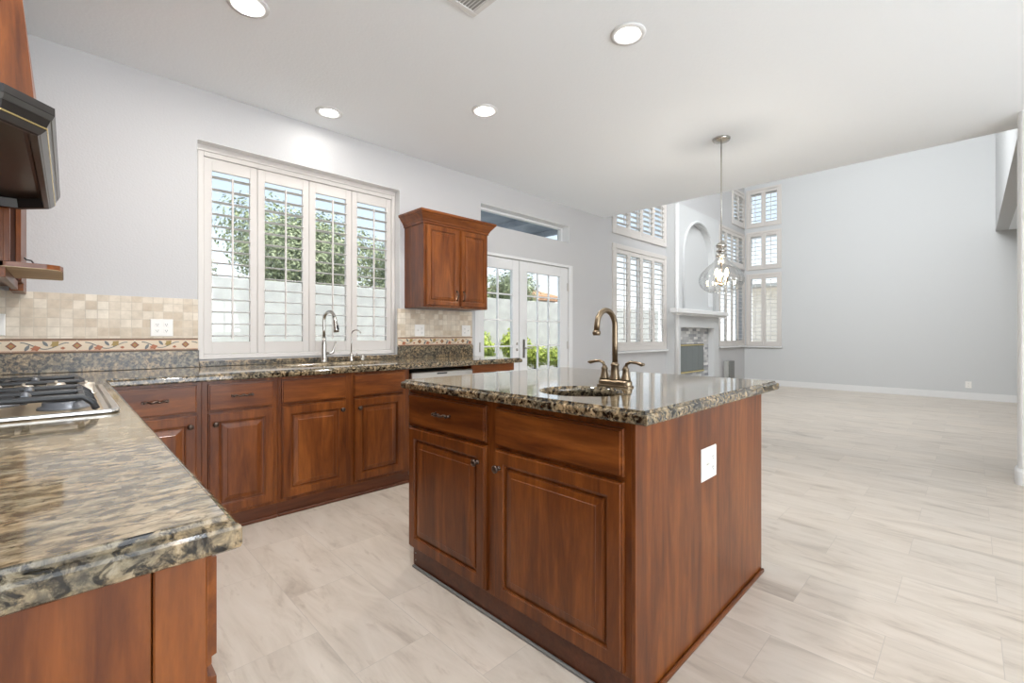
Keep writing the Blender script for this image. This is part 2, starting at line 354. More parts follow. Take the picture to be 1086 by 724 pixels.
# baseboards
def baseboard(name, pts_lo, pts_hi):
    (x0, y0), (x1, y1) = pts_lo, pts_hi; mb = MB(); mb.box(x0, x1, y0, y1, 0, .10, .002)
    tx = .004; mb.box(x0+(tx if x1-x0 < .1 else 0), x1, y0, y1-(0 if x1-x0 < .1 else 0), .10, .122, .003); return struct(mb.build(name, 'trim'))
baseboard('baseboard_far', (XF-.015, -4.0), (XF, YW))
struct(MB().box(4.82, XF-.02, YW-.015, YW, 0, .115, .003).build('baseboard_window_side', 'trim'))
bb = MB(); pb = bull_poly(5.115, 5.305, -4.05, -.235, .04)
bb.rings([[(x, y, z) for x, y in (bull_poly(5.115+o, 5.305-o, -4.05, -.235-o, .04))] for z, o in ((0, 0), (.10, 0), (.115, .006), (.125, .014))])
struct(bb.build('baseboard_right_end', 'trim'))

# ---------------------------------------------------------------- windows, shutters, doors
def pane(parent, x0, x1, y, z0, z1, axis='y'):
    mb = MB()
    if axis == 'y': mb.box(x0, x1, y, y+.006, z0, z1)
    else: mb.box(y, y+.006, x0, x1, z0, z1)
    return mb.build('pane', 'pane', parent)
def window(n, axis, c, u0, u1, z0, z1, fw=.035, m='trim', mid=True):
    """exterior sash frame at depth c..c+.05 with its pane"""
    mb = MB(); F = (lambda a, b, z_, w_, d0=0, d1=.05: mb.box(a, b, c+d0, c+d1, z_, w_, .003)) if axis == 'y' else (lambda a, b, z_, w_, d0=0, d1=.05: mb.box(c+d0, c+d1, a, b, z_, w_, .003))
    F(u0, u0+fw, z0, z1); F(u1-fw, u1, z0, z1); F(u0+fw, u1-fw, z0, z0+fw); F(u0+fw, u1-fw, z1-fw, z1)
    if mid: F((u0+u1)/2-.015, (u0+u1)/2+.015, z0+fw, z1-fw, .01, .04)
    o = struct(mb.build('window_%d' % n, m)); p = pane(o, u0+fw, u1-fw, c+.022, z0+fw, z1-fw, axis); return o
def shutters(label, axis, c, sgn, u0, u1, z0, z1, panels, louv, stile=.045, rail=.10, frame=.04, tilt=.12, face=.0, rod='y', group=None):
    """panels of louvers in a hinged frame. c = inner (room) face, sgn = +1 when the wall is beyond c."""
    um = (u0+u1)/2
    t = thing('window_shutters', label, 'shutters', (um, c, z0) if axis == 'y' else (c, um, z0), group)
    def B(mb, a, b, d0, d1, z_, w_, bev=.003): return mb.box(a, b, c+d0, c+d1, z_, w_, bev) if axis == 'y' else mb.box(c+d0, c+d1, a, b, z_, w_, bev)
    mb = MB()
    B(mb, u0, u0+frame, 0, .05, z0, z1); B(mb, u1-frame, u1, 0, .05, z0, z1); B(mb, u0+frame, u1-frame, 0, .05, z0, z0+frame); B(mb, u0+frame, u1-frame, 0, .05, z1-frame, z1)
    mb.build('frame', 'shutter', t)
    a, b = u0+frame, u1-frame
    if isinstance(panels, int): w = (b-a)/panels; spans = [(a+i*w, a+(i+1)*w) for i in range(panels)]
    else: spans = panels
    for (p0, p1) in spans:
        p0 += .0015; p1 -= .0015; q0, q1 = z0+frame+.002, z1-frame-.002; mb = MB()
        B(mb, p0, p0+stile, .010, .038, q0, q1, .002); B(mb, p1-stile, p1, .010, .038, q0, q1, .002)
        B(mb, p0+stile, p1-stile, .010, .038, q0, q0+rail, .001); B(mb, p0+stile, p1-stile, .010, .038, q1-rail, q1, .001)
        pn = mb.build('shutter_panel', 'shutter', t)
        lz0, lz1 = q0+rail, q1-rail; n = max(2, round((lz1-lz0)/louv)); st = (lz1-lz0)/n; mb = MB(); hw = .043
        for i in range(n):
            zc = lz0+st*(i+.5); loops = []
            for u in (p0+stile+.001, p1-stile-.001):
                lp = []
                for k in range(10):
                    an = 2*PI*k/10; dx, dz = hw*math.cos(an), .0052*math.sin(an)
                    d_ = .024+dx*math.cos(tilt)-dz*math.sin(tilt); z_ = zc+dx*math.sin(tilt)+dz*math.cos(tilt)
                    lp.append((u, c+d_, z_) if axis == 'y' else (c+d_, u, z_))
                loops.append(lp)
            mb.rings(loops, smooth=False)
        mb.build('louvers', 'shutter', pn)
        mb = MB(); uc = (p0+p1)/2; B(mb, uc-.006, uc+.006, -.030, -.018, lz0+.02, lz1-.04, .001); mb.build('tilt_rod', 'shutter', pn)
    return t
# kitchen window: sash outside, shutters inside the recess
window(1, 'y', 3.87, WIN_K[0], WIN_K[1], WIN_K[2], WIN_K[3])
shutters('four panel white plantation shutters behind the kitchen sink', 'y', 3.80, 1, .665, 2.21, .96, 2.43,
         [(.70, 1.045), (1.045, 1.428), (1.428, 1.79), (1.79, 2.175)], .0885, .05, .085, .035, .06)
struct(MB().box(WIN_K[0], WIN_K[1], 3.80, 3.87, 2.432, WIN_K[3], .002).build('trim_1', 'shutter'))
mb = MB(); mb.box(WIN_K[0], WIN_K[1], YW-.001, 3.80, WIN_K[3]-.004, WIN_K[3]-.0005); mb.box(WIN_K[1]-.004, WIN_K[1]-.0005, YW-.001, 3.80, WIN_K[2], WIN_K[3]-.004); mb.box(WIN_K[0]+.0005, WIN_K[0]+.004, YW-.001, 3.80, WIN_K[2], WIN_K[3]-.004)
struct(mb.build('recess_bright_liner', 'trim'))  # thin white liner added to brighten the recess head and jambs
# transom and french doors
mb = MB(); mb.box(3.2, 4.73, YW-.001, 3.83, 2.556, 2.5595); mb.box(4.726, 4.7295, YW-.001, 3.83, 2.345, 2.556); struct(mb.build('trim_7', 'trim'))
window(2, 'y', 3.83, 3.2, 4.73, 2.345, 2.56, .03, 'trim', False)
fm = MB()
fm.box(3.11, 3.175, YW-.008, 3.86, 0, 2.045, .003); fm.box(4.725, 4.80, YW-.008, 3.86, 0, 2.045, .003); fm.box(3.175, 4.725, YW-.008, 3.86, 2.012, 2.045, .003)
struct(fm.build('trim_2', 'trim'))
def french(n, x0, x1, gx0, gx1, cols, hinge_x):
    y0, y1 = 3.735, 3.78; zb, zt = .16, 1.885; mb = MB()
    mb.box(x0, gx0, y0, y1, .012, 2.005, .002); mb.box(gx1, x1, y0, y1, .012, 2.005, .002); mb.box(gx0, gx1, y0, y1, .012, zb, .002); mb.box(gx0, gx1, y0, y1, zt, 2.005, .002)
    d = struct(mb.build('door_%d' % n, 'trim'))
    mb = MB()
    for i in range(1, cols): x = gx0+(gx1-gx0)*i/cols; mb.box(x-.008, x+.008, y0+.012, y1-.012, zb, zt)
    for k in range(6):
        z = 1.60-.298*k
        if z > zb+.05: mb.box(gx0, gx1, y0+.013, y1-.013, z-.008, z+.008)
    mb.build('muntins', 'trim', d); pane(d, gx0, gx1, y0+.019, zb, zt)
    for z in (.25, 1.0, 1.76):
        h = MB(); h.box(hinge_x-.014, hinge_x+.014, y0-.006, y0-.001, z-.05, z+.05, .001); h.tube([(hinge_x, y0-.009, z-.052), (hinge_x, y0-.009, z+.052)], .007, 10); h.build('hinge', 'steel', d)
    return d
french(1, 3.18, 3.805, 3.262, 3.70, 2, 3.195)
rd = french(2, 3.815, 4.72, 3.945, 4.565, 3, 4.712)
h = MB(); h.box(3.862, 3.896, 3.724, 3.734, .86, 1.08, .003); h.tube([(3.879, 3.73, .98), (3.879, 3.69, .98), (3.90, 3.682, .98), (3.99, 3.682, .975)], [.009, .009, .009, .006], 10); h.build('handle', 'nickel', rd)
h = MB()
for z in (.96, 1.03): h.lathe([(.016, 0), (.016, .008), (.010, .012), (0, .013)], (3.765, 3.735, z), 'y', 16, sign=-1)
h.build('lock', 'nickel', bpy.data.objects['door_1'])
# living-room windows with shutters (frames stand proud of the wall)
wn = 3
names_l = ['tall white shutters on the lowest window left of the fireplace', 'white shutters on the second window up left of the fireplace', 'white shutters on the topmost window left of the fireplace']
for (a, b, c_, d_), lb in zip(LIV_L, names_l):
    window(wn, 'y', 3.86, a, b, c_, d_); wn += 1
    shutters(lb, 'y', 3.695, 1, a-.06, 7.41, c_-.06, d_+.06, 4, .083, .045, .062, .07, .05)
names_r = ['tall white shutters on the lowest window right of the fireplace', 'white four panel shutters on the middle window right of the fireplace', 'white two panel shutters on the top window right of the fireplace']
for i, ((a, b, c_, d_), lb) in enumerate(zip(LIV_R, names_r)):
    window(wn, 'y', 3.86, a, b, c_, d_); wn += 1
    shutters(lb, 'y', 3.695, 1, a-.06, 11.26, c_-.06, d_+.06, 2 if i == 2 else 4, .083, .035, .062, .06, .05)
names_f = ['tall white two panel shutters, lowest of the three on the far wall', 'white two panel shutters, middle of the three on the far wall', 'white two panel shutters, topmost of the three on the far wall']
for (a, b, c_, d_), lb in zip(LIV_F, names_f):
    window(wn, 'x', XF+.13, a, b, c_, d_, mid=False); wn += 1
    shutters(lb, 'x', XF-.025, 1, a-.07, b+.035, c_-.07, d_+.07, 2, .09, .045, .06, .045, .05)
# window sills / aprons under the living windows
struct(MB().box(5.72, 7.42, 3.665, YW, .855, .885, .006).build('trim_3', 'trim'))
struct(MB().box(9.72, 11.27, 3.665, YW, .855, .885, .006).build('trim_4', 'trim'))
struct(MB().box(XF-.055, XF, 2.93, 3.66, .845, .875, .006).build('trim_5', 'trim'))

# ---------------------------------------------------------------- fireplace
bx0, bx1, by = 7.42, 9.2, 3.5
def niche_breast():
    """chimney breast front with a rectangular opening below and an arched niche above"""
    mb = MB(); bm = mb.bm
    cxn, hw, zb, zs, ry = 8.27, .62, 1.66, 2.52, .62
    arch = [(cxn-hw, zb), (cxn+hw, zb)]+[(cxn+hw*math.cos(PI*i/20), zs+ry*math.sin(PI*i/20)) for i in range(21)]
    openg = [(7.52, .34), (8.96, .34), (8.96, 1.265), (7.52, 1.265)]
    outer = [(bx0, 0), (bx1, 0), (bx1, 3.38), (bx0, 3.38)]
    def loop(pts, y): return [bm.verts.new((x, y, z)) for x, z in pts]
    lo, lh, la = loop(outer, by), loop(openg, by), loop(arch, by); ed = []
    for L in (lo, lh, la): ed += [bm.edges.new((L[i], L[(i+1) % len(L)])) for i in range(len(L))]
    bmesh.ops.triangle_fill(bm, edges=ed, use_beauty=True)
    for L, pts, dep, cap in ((lh, openg, YW-.10, True), (la, arch, by+.09, True), (lo, outer, YW-.001, True)):
        B = loop(pts, dep)
        for i in range(len(L)): mb._face([L[i], L[(i+1) % len(L)], B[(i+1) % len(L)], B[i]])
        if cap: bm.faces.new(B)
    return mb.build('breast', 'wall_lit', None)
fp = thing('fireplace', 'white chimney breast fireplace with arched niche, mantel and stacked stone surround', 'fireplace', (8.3, by, 0))
br = niche_breast(); br.parent = fp; br.matrix_parent_inverse = Matrix.Translation(-Vector(fp.location))
# keep plain local transform: bake the offset into the mesh
br.matrix_parent_inverse = Matrix(); br.data.transform(Matrix.Translation(-Vector(fp.location)))
mb = MB(); mb.box(7.12, 9.34, 3.37, 3.499, 1.50, 1.575, .006); mb.box(7.20, 9.30, 3.42, 3.499, 1.47, 1.50, .004); mb.build('mantel_shelf', 'trim', fp)
mb = MB(); mb.lathe([(.035, .0), (.035, 3.37)], (bx0+.02, by+.03, 0), 'z', 16); mb.build('corner_bead', 'trim', fp)
mb = MB()   # arch moulding
pts = [(8.27-.66, by-.01, 1.6)]+[(8.27+.66*math.cos(PI-PI*i/24), by-.008, 2.52+.66*math.sin(PI*i/24)) for i in range(25)]+[(8.27+.66, by-.01, 1.6)]
mb.tube(pts, .028, 8); mb.build('arch_moulding', 'wall_lit', fp)
mb = MB(); mb.box(7.525, 8.955, 3.61, 3.619, .345, 1.26)
mb.build('stone_surround', 'mosaic', fp)
mb = MB(); mb.box(7.70, 8.70, 3.595, 3.609, .44, .97, .004, 0)
mb.build('firebox_frame', 'iron', fp)
mb = MB(); mb.box(7.70, 8.70, 3.585, 3.595, .935, .96, .003); mb.box(7.70, 8.70, 3.585, 3.595, .445, .475, .003)
mb.build('brass_trim', 'brass', fp)['label'] = 'brass strips along top and bottom of the fire door'
for i in range(4):
    mb = MB(); x = 7.72+i*.236; mb.box(x, x+.232, 3.584, 3.594, .48, .93, .003); mb.build('glass_door_panel', 'curtain', fp)
tb = thing('utility_panel', 'slim upright grey metal box low on the wall right of the fireplace', 'box', (10.15, 3.68, 0))
mb = MB(); mb.box(10.06, 10.33, 3.60, 3.70, 0, .575, .004); mb.build('body', 'grey_dark', tb)
mb = MB(); mb.box(9.97, 10.055, 3.62, 3.70, 0, .575, .004); mb.build('side_strip', 'grey_light', tb)

# ---------------------------------------------------------------- counters
def offset_poly(P, d):
    n = len(P); out = []
    for i in range(n):
        a, b, c = Vector(P[i-1]), Vector(P[i]), Vector(P[(i+1) % n])
        n1 = (b-a).normalized(); n2 = (c-b).normalized(); m1 = Vector((-n1.y, n1.x)); m2 = Vector((-n2.y, n2.x))
        k = (m1+m2); k = k/max(k.dot(m1), 1e-6); out.append(tuple(b+k*d))
    return out
def round_rect(x0, x1, y0, y1, r, n=6): return bull_poly(x0, x1, y0, y1, r, n)
def slab(name, P, z0, z1, holes, m, parent=None):
    """stone slab (P counter-clockwise) with an eased ogee edge and sink cut-outs"""
    mb = MB(); bm = mb.bm; t = z1-z0
    prof = [(.006, z0), (.0015, z0+.003), (0, z0+.008), (0, z1-.016), (.002, z1-.012), (.006, z1-.0095), (.010, z1-.0085), (.0125, z1-.0065), (.0135, z1-.0015), (.0150, z1)]
    loops = [[bm.verts.new((x, y, z)) for x, y in offset_poly(P, d)] for d, z in prof]
    for a, b in zip(loops, loops[1:]):
        for i in range(len(P)): mb._face([a[i], a[(i+1) % len(P)], b[(i+1) % len(P)], b[i]], mi=1)
    for z, outer in ((z0, loops[0]), (z1, loops[-1])):
        ed = [bm.edges.get((outer[i], outer[(i+1) % len(P)])) for i in range(len(P))]
        for H in holes:
            hl = [bm.verts.new((x, y, z)) for x, y in H]; ed += [bm.edges.new((hl[i], hl[(i+1) % len(H)])) for i in range(len(H))]
            store.setdefault(id(H), []).append(hl)
        bmesh.ops.triangle_fill(bm, edges=ed, use_beauty=True)
    for H in holes:
        a, b = store[id(H)]
        for i in range(len(H)): mb._face([a[i], a[(i+1) % len(H)], b[(i+1) % len(H)], b[i]], len(H) > 20)
    return mb.build(name, m, parent)
store = {}
CT, CB = .914, .872
SINK = round_rect(1.13, 1.85, 3.17, 3.57, .06)
Lp = [(XL+.002, .625), (.155, .625), (.155, 3.0), (3.10, 3.0), (3.10, YW-.003), (XL+.002, YW-.003)]
COOK = (-.415, .115, 1.69, 2.60)
kc = slab('countertop', Lp, CB, CT, [SINK], ['granite_flow', 'granite'])
tag(kc, 'L-shaped polished granite worktop running along the left wall and under the window', 'countertop')
ISK = [(1.445+.172*math.cos(2*PI*i/40), 1.07+.172*math.sin(2*PI*i/40)) for i in range(40)]
Ip = [(1.175, .645), (2.43, .645), (2.43, 1.965), (1.175, 1.965)]
ic = slab('island_countertop', Ip, CB, CT, [ISK], ['granite', 'granite'])
tag(ic, 'square polished granite top of the kitchen island', 'countertop')
# backsplash: granite upstand, listello border, travertine tiles
def backsplash(label, x0, x1):
    t = thing('tiled_backsplash', label, 'backsplash', ((x0+x1)/2, YW, CT))
    MB().box(x0, x1, YW-.022, YW-.001, CT+.001, 1.028, .002).build('granite_upstand', 'granite_splash', t)
    MB().box(x0, x1-.004, YW-.010, YW-.001, 1.112, 1.376, .001).build('travertine_tiles', 'travertine', t)
    MB().box(x0, x1-.004, YW-.012, YW-.001, 1.0285, 1.1115, .001).build('border_tiles', 'cream', t)
    mb = MB(); y0, y1 = YW-.0155, YW-.011; P = .2625; k0 = math.floor((x0-.0545)/P)
    def clip(a): return min(max(a, x0+.002), x1-.006)
    for z in (1.033, 1.107): mb.box(x0+.002, x1-.006, y0, y1, z-.0032, z+.0032, 0, 0)
    for z in (1.040, 1.1005): mb.box(x0+.002, x1-.006, y0+.002, y1, z-.0015, z+.0015, 0, 1)
    k = k0
    while .0545+k*P < x1+.1:
        c = .0545+k*P; k += 1
        def dia(cx_, r, mi, yy):
            if cx_-r < x0 or cx_+r > x1-.004: return
            mb.rings([[(cx_-r, yy, 1.07), (cx_, yy, 1.07-r), (cx_+r, yy, 1.07), (cx_, yy, 1.07+r)], [(cx_-r, y1, 1.07), (cx_, y1, 1.07-r), (cx_+r, y1, 1.07), (cx_, y1, 1.07+r)]], mi=mi)
        dia(c, .033, 4, y0+.0015); dia(c, .022, 0, y0); dia(c, .016, 1, y0-.001); dia(c, .009, 3, y0-.002)
        # vine between this diamond and the next
        pts = []
        for i in range(19):
            u = i/18; x = c+.035+(P-.07)*u; z = 1.07+.019*math.cos(u*PI*2.0)*(1 if u < .97 else .9)
            if x0+.004 < x < x1-.008: pts.append((x, y1-.001, z))
        if len(pts) > 3: mb.tube(pts, .0028, 6, 2)
        for (u, dz, mi, an, sc) in ((.13, -.012, 2, 1.1, 1.0), (.30, -.014, 1, .3, 1.15), (.50, .012, 2, 2.2, .95), (.70, .010, 3, .8, 1.2), (.87, -.014, 1, .0, .6)):
            x = c+.035+(P-.07)*u; z = 1.07+dz; L = .020*sc
            if not (x0+.03 < x < x1-.03): continue
            sh = [(1, 0), (.45, .42), (.1, .75), (-.25, .42), (-.9, .25), (-.6, 0), (-.9, -.25), (-.25, -.42), (.1, -.75), (.45, -.42)] if mi != 2 else [(1, 0), (.5, .3), (0, .42), (-.6, .28), (-1, 0), (-.6, -.28), (0, -.42), (.5, -.3)]
            lp = [(x+L*(a*math.cos(an)-b*math.sin(an)), z+L*(a*math.sin(an)+b*math.cos(an))) for a, b in sh]
            mb.rings([[(a, y0, b) for a, b in lp], [(a, y1, b) for a, b in lp]], mi=mi)
    mb.build('vine_ornament', ['lbrown', 'lred', 'lgrey', 'lgold', 'cream'], t)
    return t
backsplash('beige tile backsplash with leaf border left of the kitchen window', XL+.004, .655)
backsplash('beige tile backsplash with leaf border under the hanging wall cabinet', 2.185, 3.075)
tag(MB().box(.658, 2.182, YW-.022, YW-.001, CT+.001, .953, .002).build('window_upstand', 'granite_splash'), 'low granite strip between worktop and the kitchen window', 'backsplash')

# ---------------------------------------------------------------- base cabinets along the window wall
FA = Fr((0, 3.04, 0), (1, 0, 0), (0, -1, 0))
def carcass(fr, parent, u0, u1, depth, base_z=.085, stile=(.03, .03), holes=(), m='wood', mbase='base_wood', shoe=True, name='body'):
    mb = MB(); fr.box(mb, u0, u1, -depth, 0, base_z, CB-.001, .001); b = mb.build(name, m, parent)
    mb = MB(); fr.box(mb, u0, u1, -depth+.001, -.002, 0, base_z); 
    if shoe: fr.box(mb, u0, u1, -.002, .012, 0, .018, .004)
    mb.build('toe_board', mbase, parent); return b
u1 = thing('base_cabinet', 'cherry base cabinet with one drawer, half hidden behind the left worktop edge', 'cabinet', (.34, 3.3, 0))
carcass(FA, u1, .127, .5495, .66); drawer(FA, u1, .16, .525, .70, .853, 'wood_x'); door(FA, u1, .16, .525, .105, .685, knob=(.492, .628))
u2 = thing('base_cabinet', 'cherry base cabinet with drawer pull left of the sink cabinet', 'cabinet', (.75, 3.3, 0))
carcass(FA, u2, .5505, .9445, .66); drawer(FA, u2, .578, .920, .70, .853, 'wood_x'); door(FA, u2, .578, .922, .105, .688, knob=(.611, .625))
u3 = thing('sink_base_cabinet', 'wide cherry cabinet under the window sink with two doors and two false drawers', 'cabinet', (1.4, 3.3, 0))
mb = MB(); FA.box(mb, .9455, 1.888, -.02, 0, .085, CB-.001, .001); FA.box(mb, .9455, .965, -.66, -.02, .085, CB-.001); FA.box(mb, 1.868, 1.888, -.66, -.02, .085, CB-.001); FA.box(mb, .965, 1.868, -.66, -.02, .085, .105); mb.build('body', 'wood', u3)
mb = MB(); FA.box(mb, .9455, 1.888, -.659, -.002, 0, .085); FA.box(mb, .9455, 1.888, -.002, .012, 0, .018, .004); mb.build('toe_board', 'base_wood', u3)
drawer(FA, u3, .968, 1.382, .70, .853, 'wood_x', False, 'false_drawer'); drawer(FA, u3, 1.44, 1.832, .70, .853, 'wood_x', False, 'false_drawer')
door(FA, u3, .970, 1.384, .108, .686, knob=(1.350, .625)); door(FA, u3, 1.442, 1.832, .108, .686, knob=(1.474, .622))
# dishwasher
dw = thing('dishwasher', 'stainless steel dishwasher under the worktop right of the sink cabinet', 'dishwasher', (2.2, 3.3, 0))
FA.box(mb := MB(), 1.895, 2.505, -.60, -.012, .05, .835, .002); mb.build('body', 'steel', dw)
FA.box(mb := MB(), 1.895, 2.505, -.012, .018, .10, .765, .006); mb.build('door', 'steel', dw)
FA.box(mb := MB(), 1.895, 2.505, -.012, .026, .768, .842, .008); cp = mb.build('control_panel', 'steel', dw)
FA.box(mb := MB(), 2.13, 2.23, .0262, .028, .818, .830, .0005); mb.build('display', 'dark', cp)
FA.box(mb := MB(), 1.90, 2.50, -.5, -.04, 0, .05); mb.build('foot', 'iron', dw)
ap = thing('worktop_apron', 'cherry apron board under the worktop end right of the dishwasher', 'apron', (2.8, 3.3, .8))
mb = MB(); FA.box(mb, 2.52, 3.03, -.02, 0, .80, CB-.001, .002); FA.box(mb, 3.01, 3.03, -.67, -.02, .80, CB-.001, .002); mb.build('board', 'wood_x', ap)
FA.box(mb := MB(), 2.508, 2.5195, -.67, 0, 0, CB-.001, .001); mb.build('side_panel', 'wood', ap)

# ---------------------------------------------------------------- left run of cabinets with the cooktop
FL = Fr((.125, 0, 0), (0, 1, 0), (1, 0, 0))
l1 = thing('drawer_base_cabinet', 'cherry base cabinet with plain end panel at the near end of the left worktop', 'cabinet', (-.2, 1.0, 0))
mb = MB(); FL.box(mb, .685, 1.50, -.62, 0, .085, CB-.001, .001); mb.build('body', 'wood', l1)
mb = MB(); mb.box(XL+.004, .072, .667, .6845, 0, CB-.001, .001); mb.build('end_panel', 'wood', l1)
mb = MB(); mb.box(.073, .126, .6625, .6845, 0, CB-.001, .002); mb.build('corner_post', 'wood', l1)
mb = MB(); FL.box(mb, .685, 1.50, -.62, -.002, 0, .085); mb.build('toe_board', 'base_wood', l1)
drawer(FL, l1, .70, 1.47, .70, .846, 'wood_y'); drawer(FL, l1, .70, 1.47, .405, .687, 'wood_y'); drawer(FL, l1, .70, 1.47, .108, .392, 'wood_y')
l2 = thing('cooktop_base_cabinet', 'cherry base cabinet under the gas cooktop', 'cabinet', (-.2, 2.1, 0))
mb = MB(); FL.box(mb, 1.501, 3.039, -.62, 0, .085, .80, .001); mb.build('body', 'wood', l2); mb = MB(); FL.box(mb, 1.501, 3.039, -.02, 0, .801, CB-.001); mb.build('top_rail', 'wood_y', l2)
mb = MB(); FL.box(mb, 1.501, 3.039, -.62, -.002, 0, .085); mb.build('toe_board', 'base_wood', l2)
door(FL, l2, 1.53, 2.10, .108, .686, knob=(2.06, .63)); door(FL, l2, 2.13, 2.70, .108, .686, knob=(2.17, .63)); drawer(FL, l2, 1.53, 2.70, .70, .846, 'wood_y', False, 'false_drawer')

# cooktop
ck = thing('gas_cooktop', 'stainless gas cooktop with black grates set in the left granite worktop', 'cooktop', (-.15, 2.145, CT))
x0, x1, y0, y1 = COOK
mb = MB(); lo = lambda d, z: [(x, y, z) for x, y in bull_poly(x0+d, x1-d, y0+d, y1-d, .03, 5)]
mb.rings([lo(.004, CT+.0005), lo(0, CT+.004), lo(.001, CT+.010), lo(.006, CT+.012), lo(.016, CT+.0115), lo(.022, CT+.006)]); mb.build('pan', 'steel', ck)
mb = MB(); mb.box(x0+.035, x1-.035, y0+.035, y1-.035, CT+.0065, CT+.010, .002); mb.build('burner_deck', 'pan', ck)
def burner(x, y, r):
    mb = MB(); mb.lathe([(r*1.25, 0), (r*1.2, .006), (r, .010), (r, .018), (r*.9, .021), (0, .022)], (x, y, CT+.010), 'z', 24); b = mb.build('burner', 'iron_grey', ck)
    mb = MB(); mb.lathe([(r*.8, 0), (r*.85, .004), (r*.7, .008), (0, .009)], (x, y, CT+.0325), 'z', 24); mb.build('burner_cap', 'iron', b)
for x, y, r in ((-.29, 1.82, .038), (0.0, 1.82, .045), (-.15, 2.0, .05), (-.29, 2.44, .045), (0.0, 2.44, .036)): burner(x, y, r)
for (g0, g1) in ((1.735, 1.90), (1.91, 2.08), (2.33, 2.555)):
    mb = MB(); zt = CT+.048; a, b = x0+.05, x1-.05
    for gy in (g0, g1):
        mb.tube([(a, gy, CT+.011), (a+.008, gy, CT+.03), (a+.03, gy, zt), (b-.03, gy, zt), (b-.008, gy, CT+.03), (b, gy, CT+.011)], .0085, 8)
    for gx in (a+.03, (a+b)/2, b-.03): mb.box(gx-.007, gx+.007, g0, g1, zt-.010, zt+.004, .002)
    for gx in (a+.14, b-.14):
        mb.box(gx-.007, gx+.007, g0, g0+.07, zt-.012, zt+.004, .002); mb.box(gx-.007, gx+.007, g1-.07, g1, zt-.012, zt+.004, .002)
        mb.box(gx-.05, gx-.02, (g0+g1)/2-.006, (g0+g1)/2+.006, zt-.012, zt+.004, .002)
    gr = mb.build('grate', 'iron', ck)
    for gx in (a+.14, b-.14): mb = MB(); mb.tube([(gx, g0+.005, zt+.004), (gx, g0+.045, zt+.010), (gx+.006, g0+.075, zt+.004)], [.008, .0085, .006], 8); mb.build('grate_finger', 'iron_grey', gr)
for i, kx in enumerate((-.245, -.17, -.095, -.02, .055)):
    mb = MB(); c = (kx, 2.20+(.05 if i % 2 else 0), CT+.010)
    mb.lathe([(.029, 0), (.029, .004), (.025, .006), (.0245, .036), (.021, .041), (0, .042)], c, 'z', 22); mb.box(c[0]-.004, c[0]+.004, c[1]-.018, c[1]+.018, c[2]+.042, c[2]+.048, .0015); mb.build('knob', 'knob', ck)

# ---------------------------------------------------------------- range hood and left wall cabinets
hd = thing('range_hood', 'black range hood with angled corners and wooden cover at top left', 'range hood', (-.3, 2.05, 1.62))
HP = [(XL+.002, 1.535), (-.107, 1.535), (-.046, 1.60), (-.041, 2.50), (-.12, 2.585), (XL+.002, 2.585)]
def hp(d, z): 
    q = [(XL+.002, 1.535-(-d)), (-.107-d*.41, 1.535+d), (-.046-d, 1.60+d*.41), (-.041-d, 2.50-d*.41), (-.12-d*.41, 2.585-d), (XL+.002, 2.585-d)]
    return [(x, y, z) for x, y in q]
mb = MB(); mb.rings([hp(.03, 1.655), hp(.022, 1.652), hp(.014, 1.620), hp(0, 1.618), hp(-.002, 1.620), hp(-.012, 1.630), hp(-.026, 1.668), hp(-.030, 1.672), hp(-.030, 1.690), hp(.012, 1.700)]); mb.build('canopy', 'hood', hd)
mb = MB()
def band(z0_, d0, z1_, d1, th, m, nm):
    b_ = MB(); b_.rings([hp(d0, z0_), hp(d0-th, z0_+th*.3), hp(d1-th, z1_+th*.3), hp(d1, z1_)], False, False); return b_.build(nm, m, hd)
mb.bm.free()
band(1.621, -.003, 1.633, -.0135, .002, 'hood_rim', 'rim'); band(1.6345, -.0145, 1.6375, -.0155, .0022, 'brass', 'gold_line'); band(1.658, -.0225, 1.670, -.0275, .002, 'hood_rim', 'rim')
mb = MB(); mb.rings([hp(.006, 1.701), hp(.012, 1.78), hp(.022, 1.90), hp(.036, 2.05), (hp(.065, 2.3)), hp(.085, 2.55), hp(.09, ZC-.002)]); cv = mb.build('wooden_cover', 'wood', hd)
mb = MB(); 
for d_ in (.0,): mb.tube([hp(q, z)[1][:2]+(z,) for z, q in ((1.702, .006), (1.78, .012), (1.90, .022), (2.05, .036), (2.3, .065), (2.55, .085), (ZC-.002, .09))], .006, 8)
mb.build('bead', 'wood', cv)
mc = thing('wall_cabinet', 'cherry wall cabinet with open niche and shelf beyond the range hood', 'cabinet', (-.33, 2.96, 1.36))
mb = MB(); mb.box(XL+.002, -.168, 2.622, 2.640, 1.40, 2.46); mb.box(XL+.002, -.168, 3.28, 3.298, 1.40, 2.46); mb.box(XL+.002, XL+.02, 2.64, 3.28, 1.40, 2.46); mb.box(XL+.02, -.168, 2.64, 3.28, 1.80, 1.82); mb.box(XL+.02, -.168, 2.64, 3.28, 2.44, 2.46); mb.build('body', 'wood', mc)
MB().box(-.168, -.150, 2.622, 2.645, 1.42, 2.46, .001).build('stile', 'wood', mc); MB().box(-.168, -.150, 3.262, 3.298, 1.42, 2.46, .001).build('stile', 'wood', mc)
mb = MB(); mb.box(-.185, -.162, 2.622, 3.298, 1.357, 1.397, .001); mb.build('light_rail', 'wood_y', mc)
mb = MB(); sp_ = [(XL+.003, 2.622), (-.16, 2.622), (-.05, 2.632), (-.012, 2.662), (-.002, 2.71), (-.002, 3.12), (-.16, 3.12), (XL+.003, 3.12)]
mb.prism(sp_, 1.4005, 1.419); sh_ = mb.build('shelf', 'wood_x', mc)
mb = MB(); mb.prism([(x-.003 if x > -.1 else x, y) for x, y in sp_], 1.3975, 1.4004); mb.build('shelf_underside', 'maple', sh_)
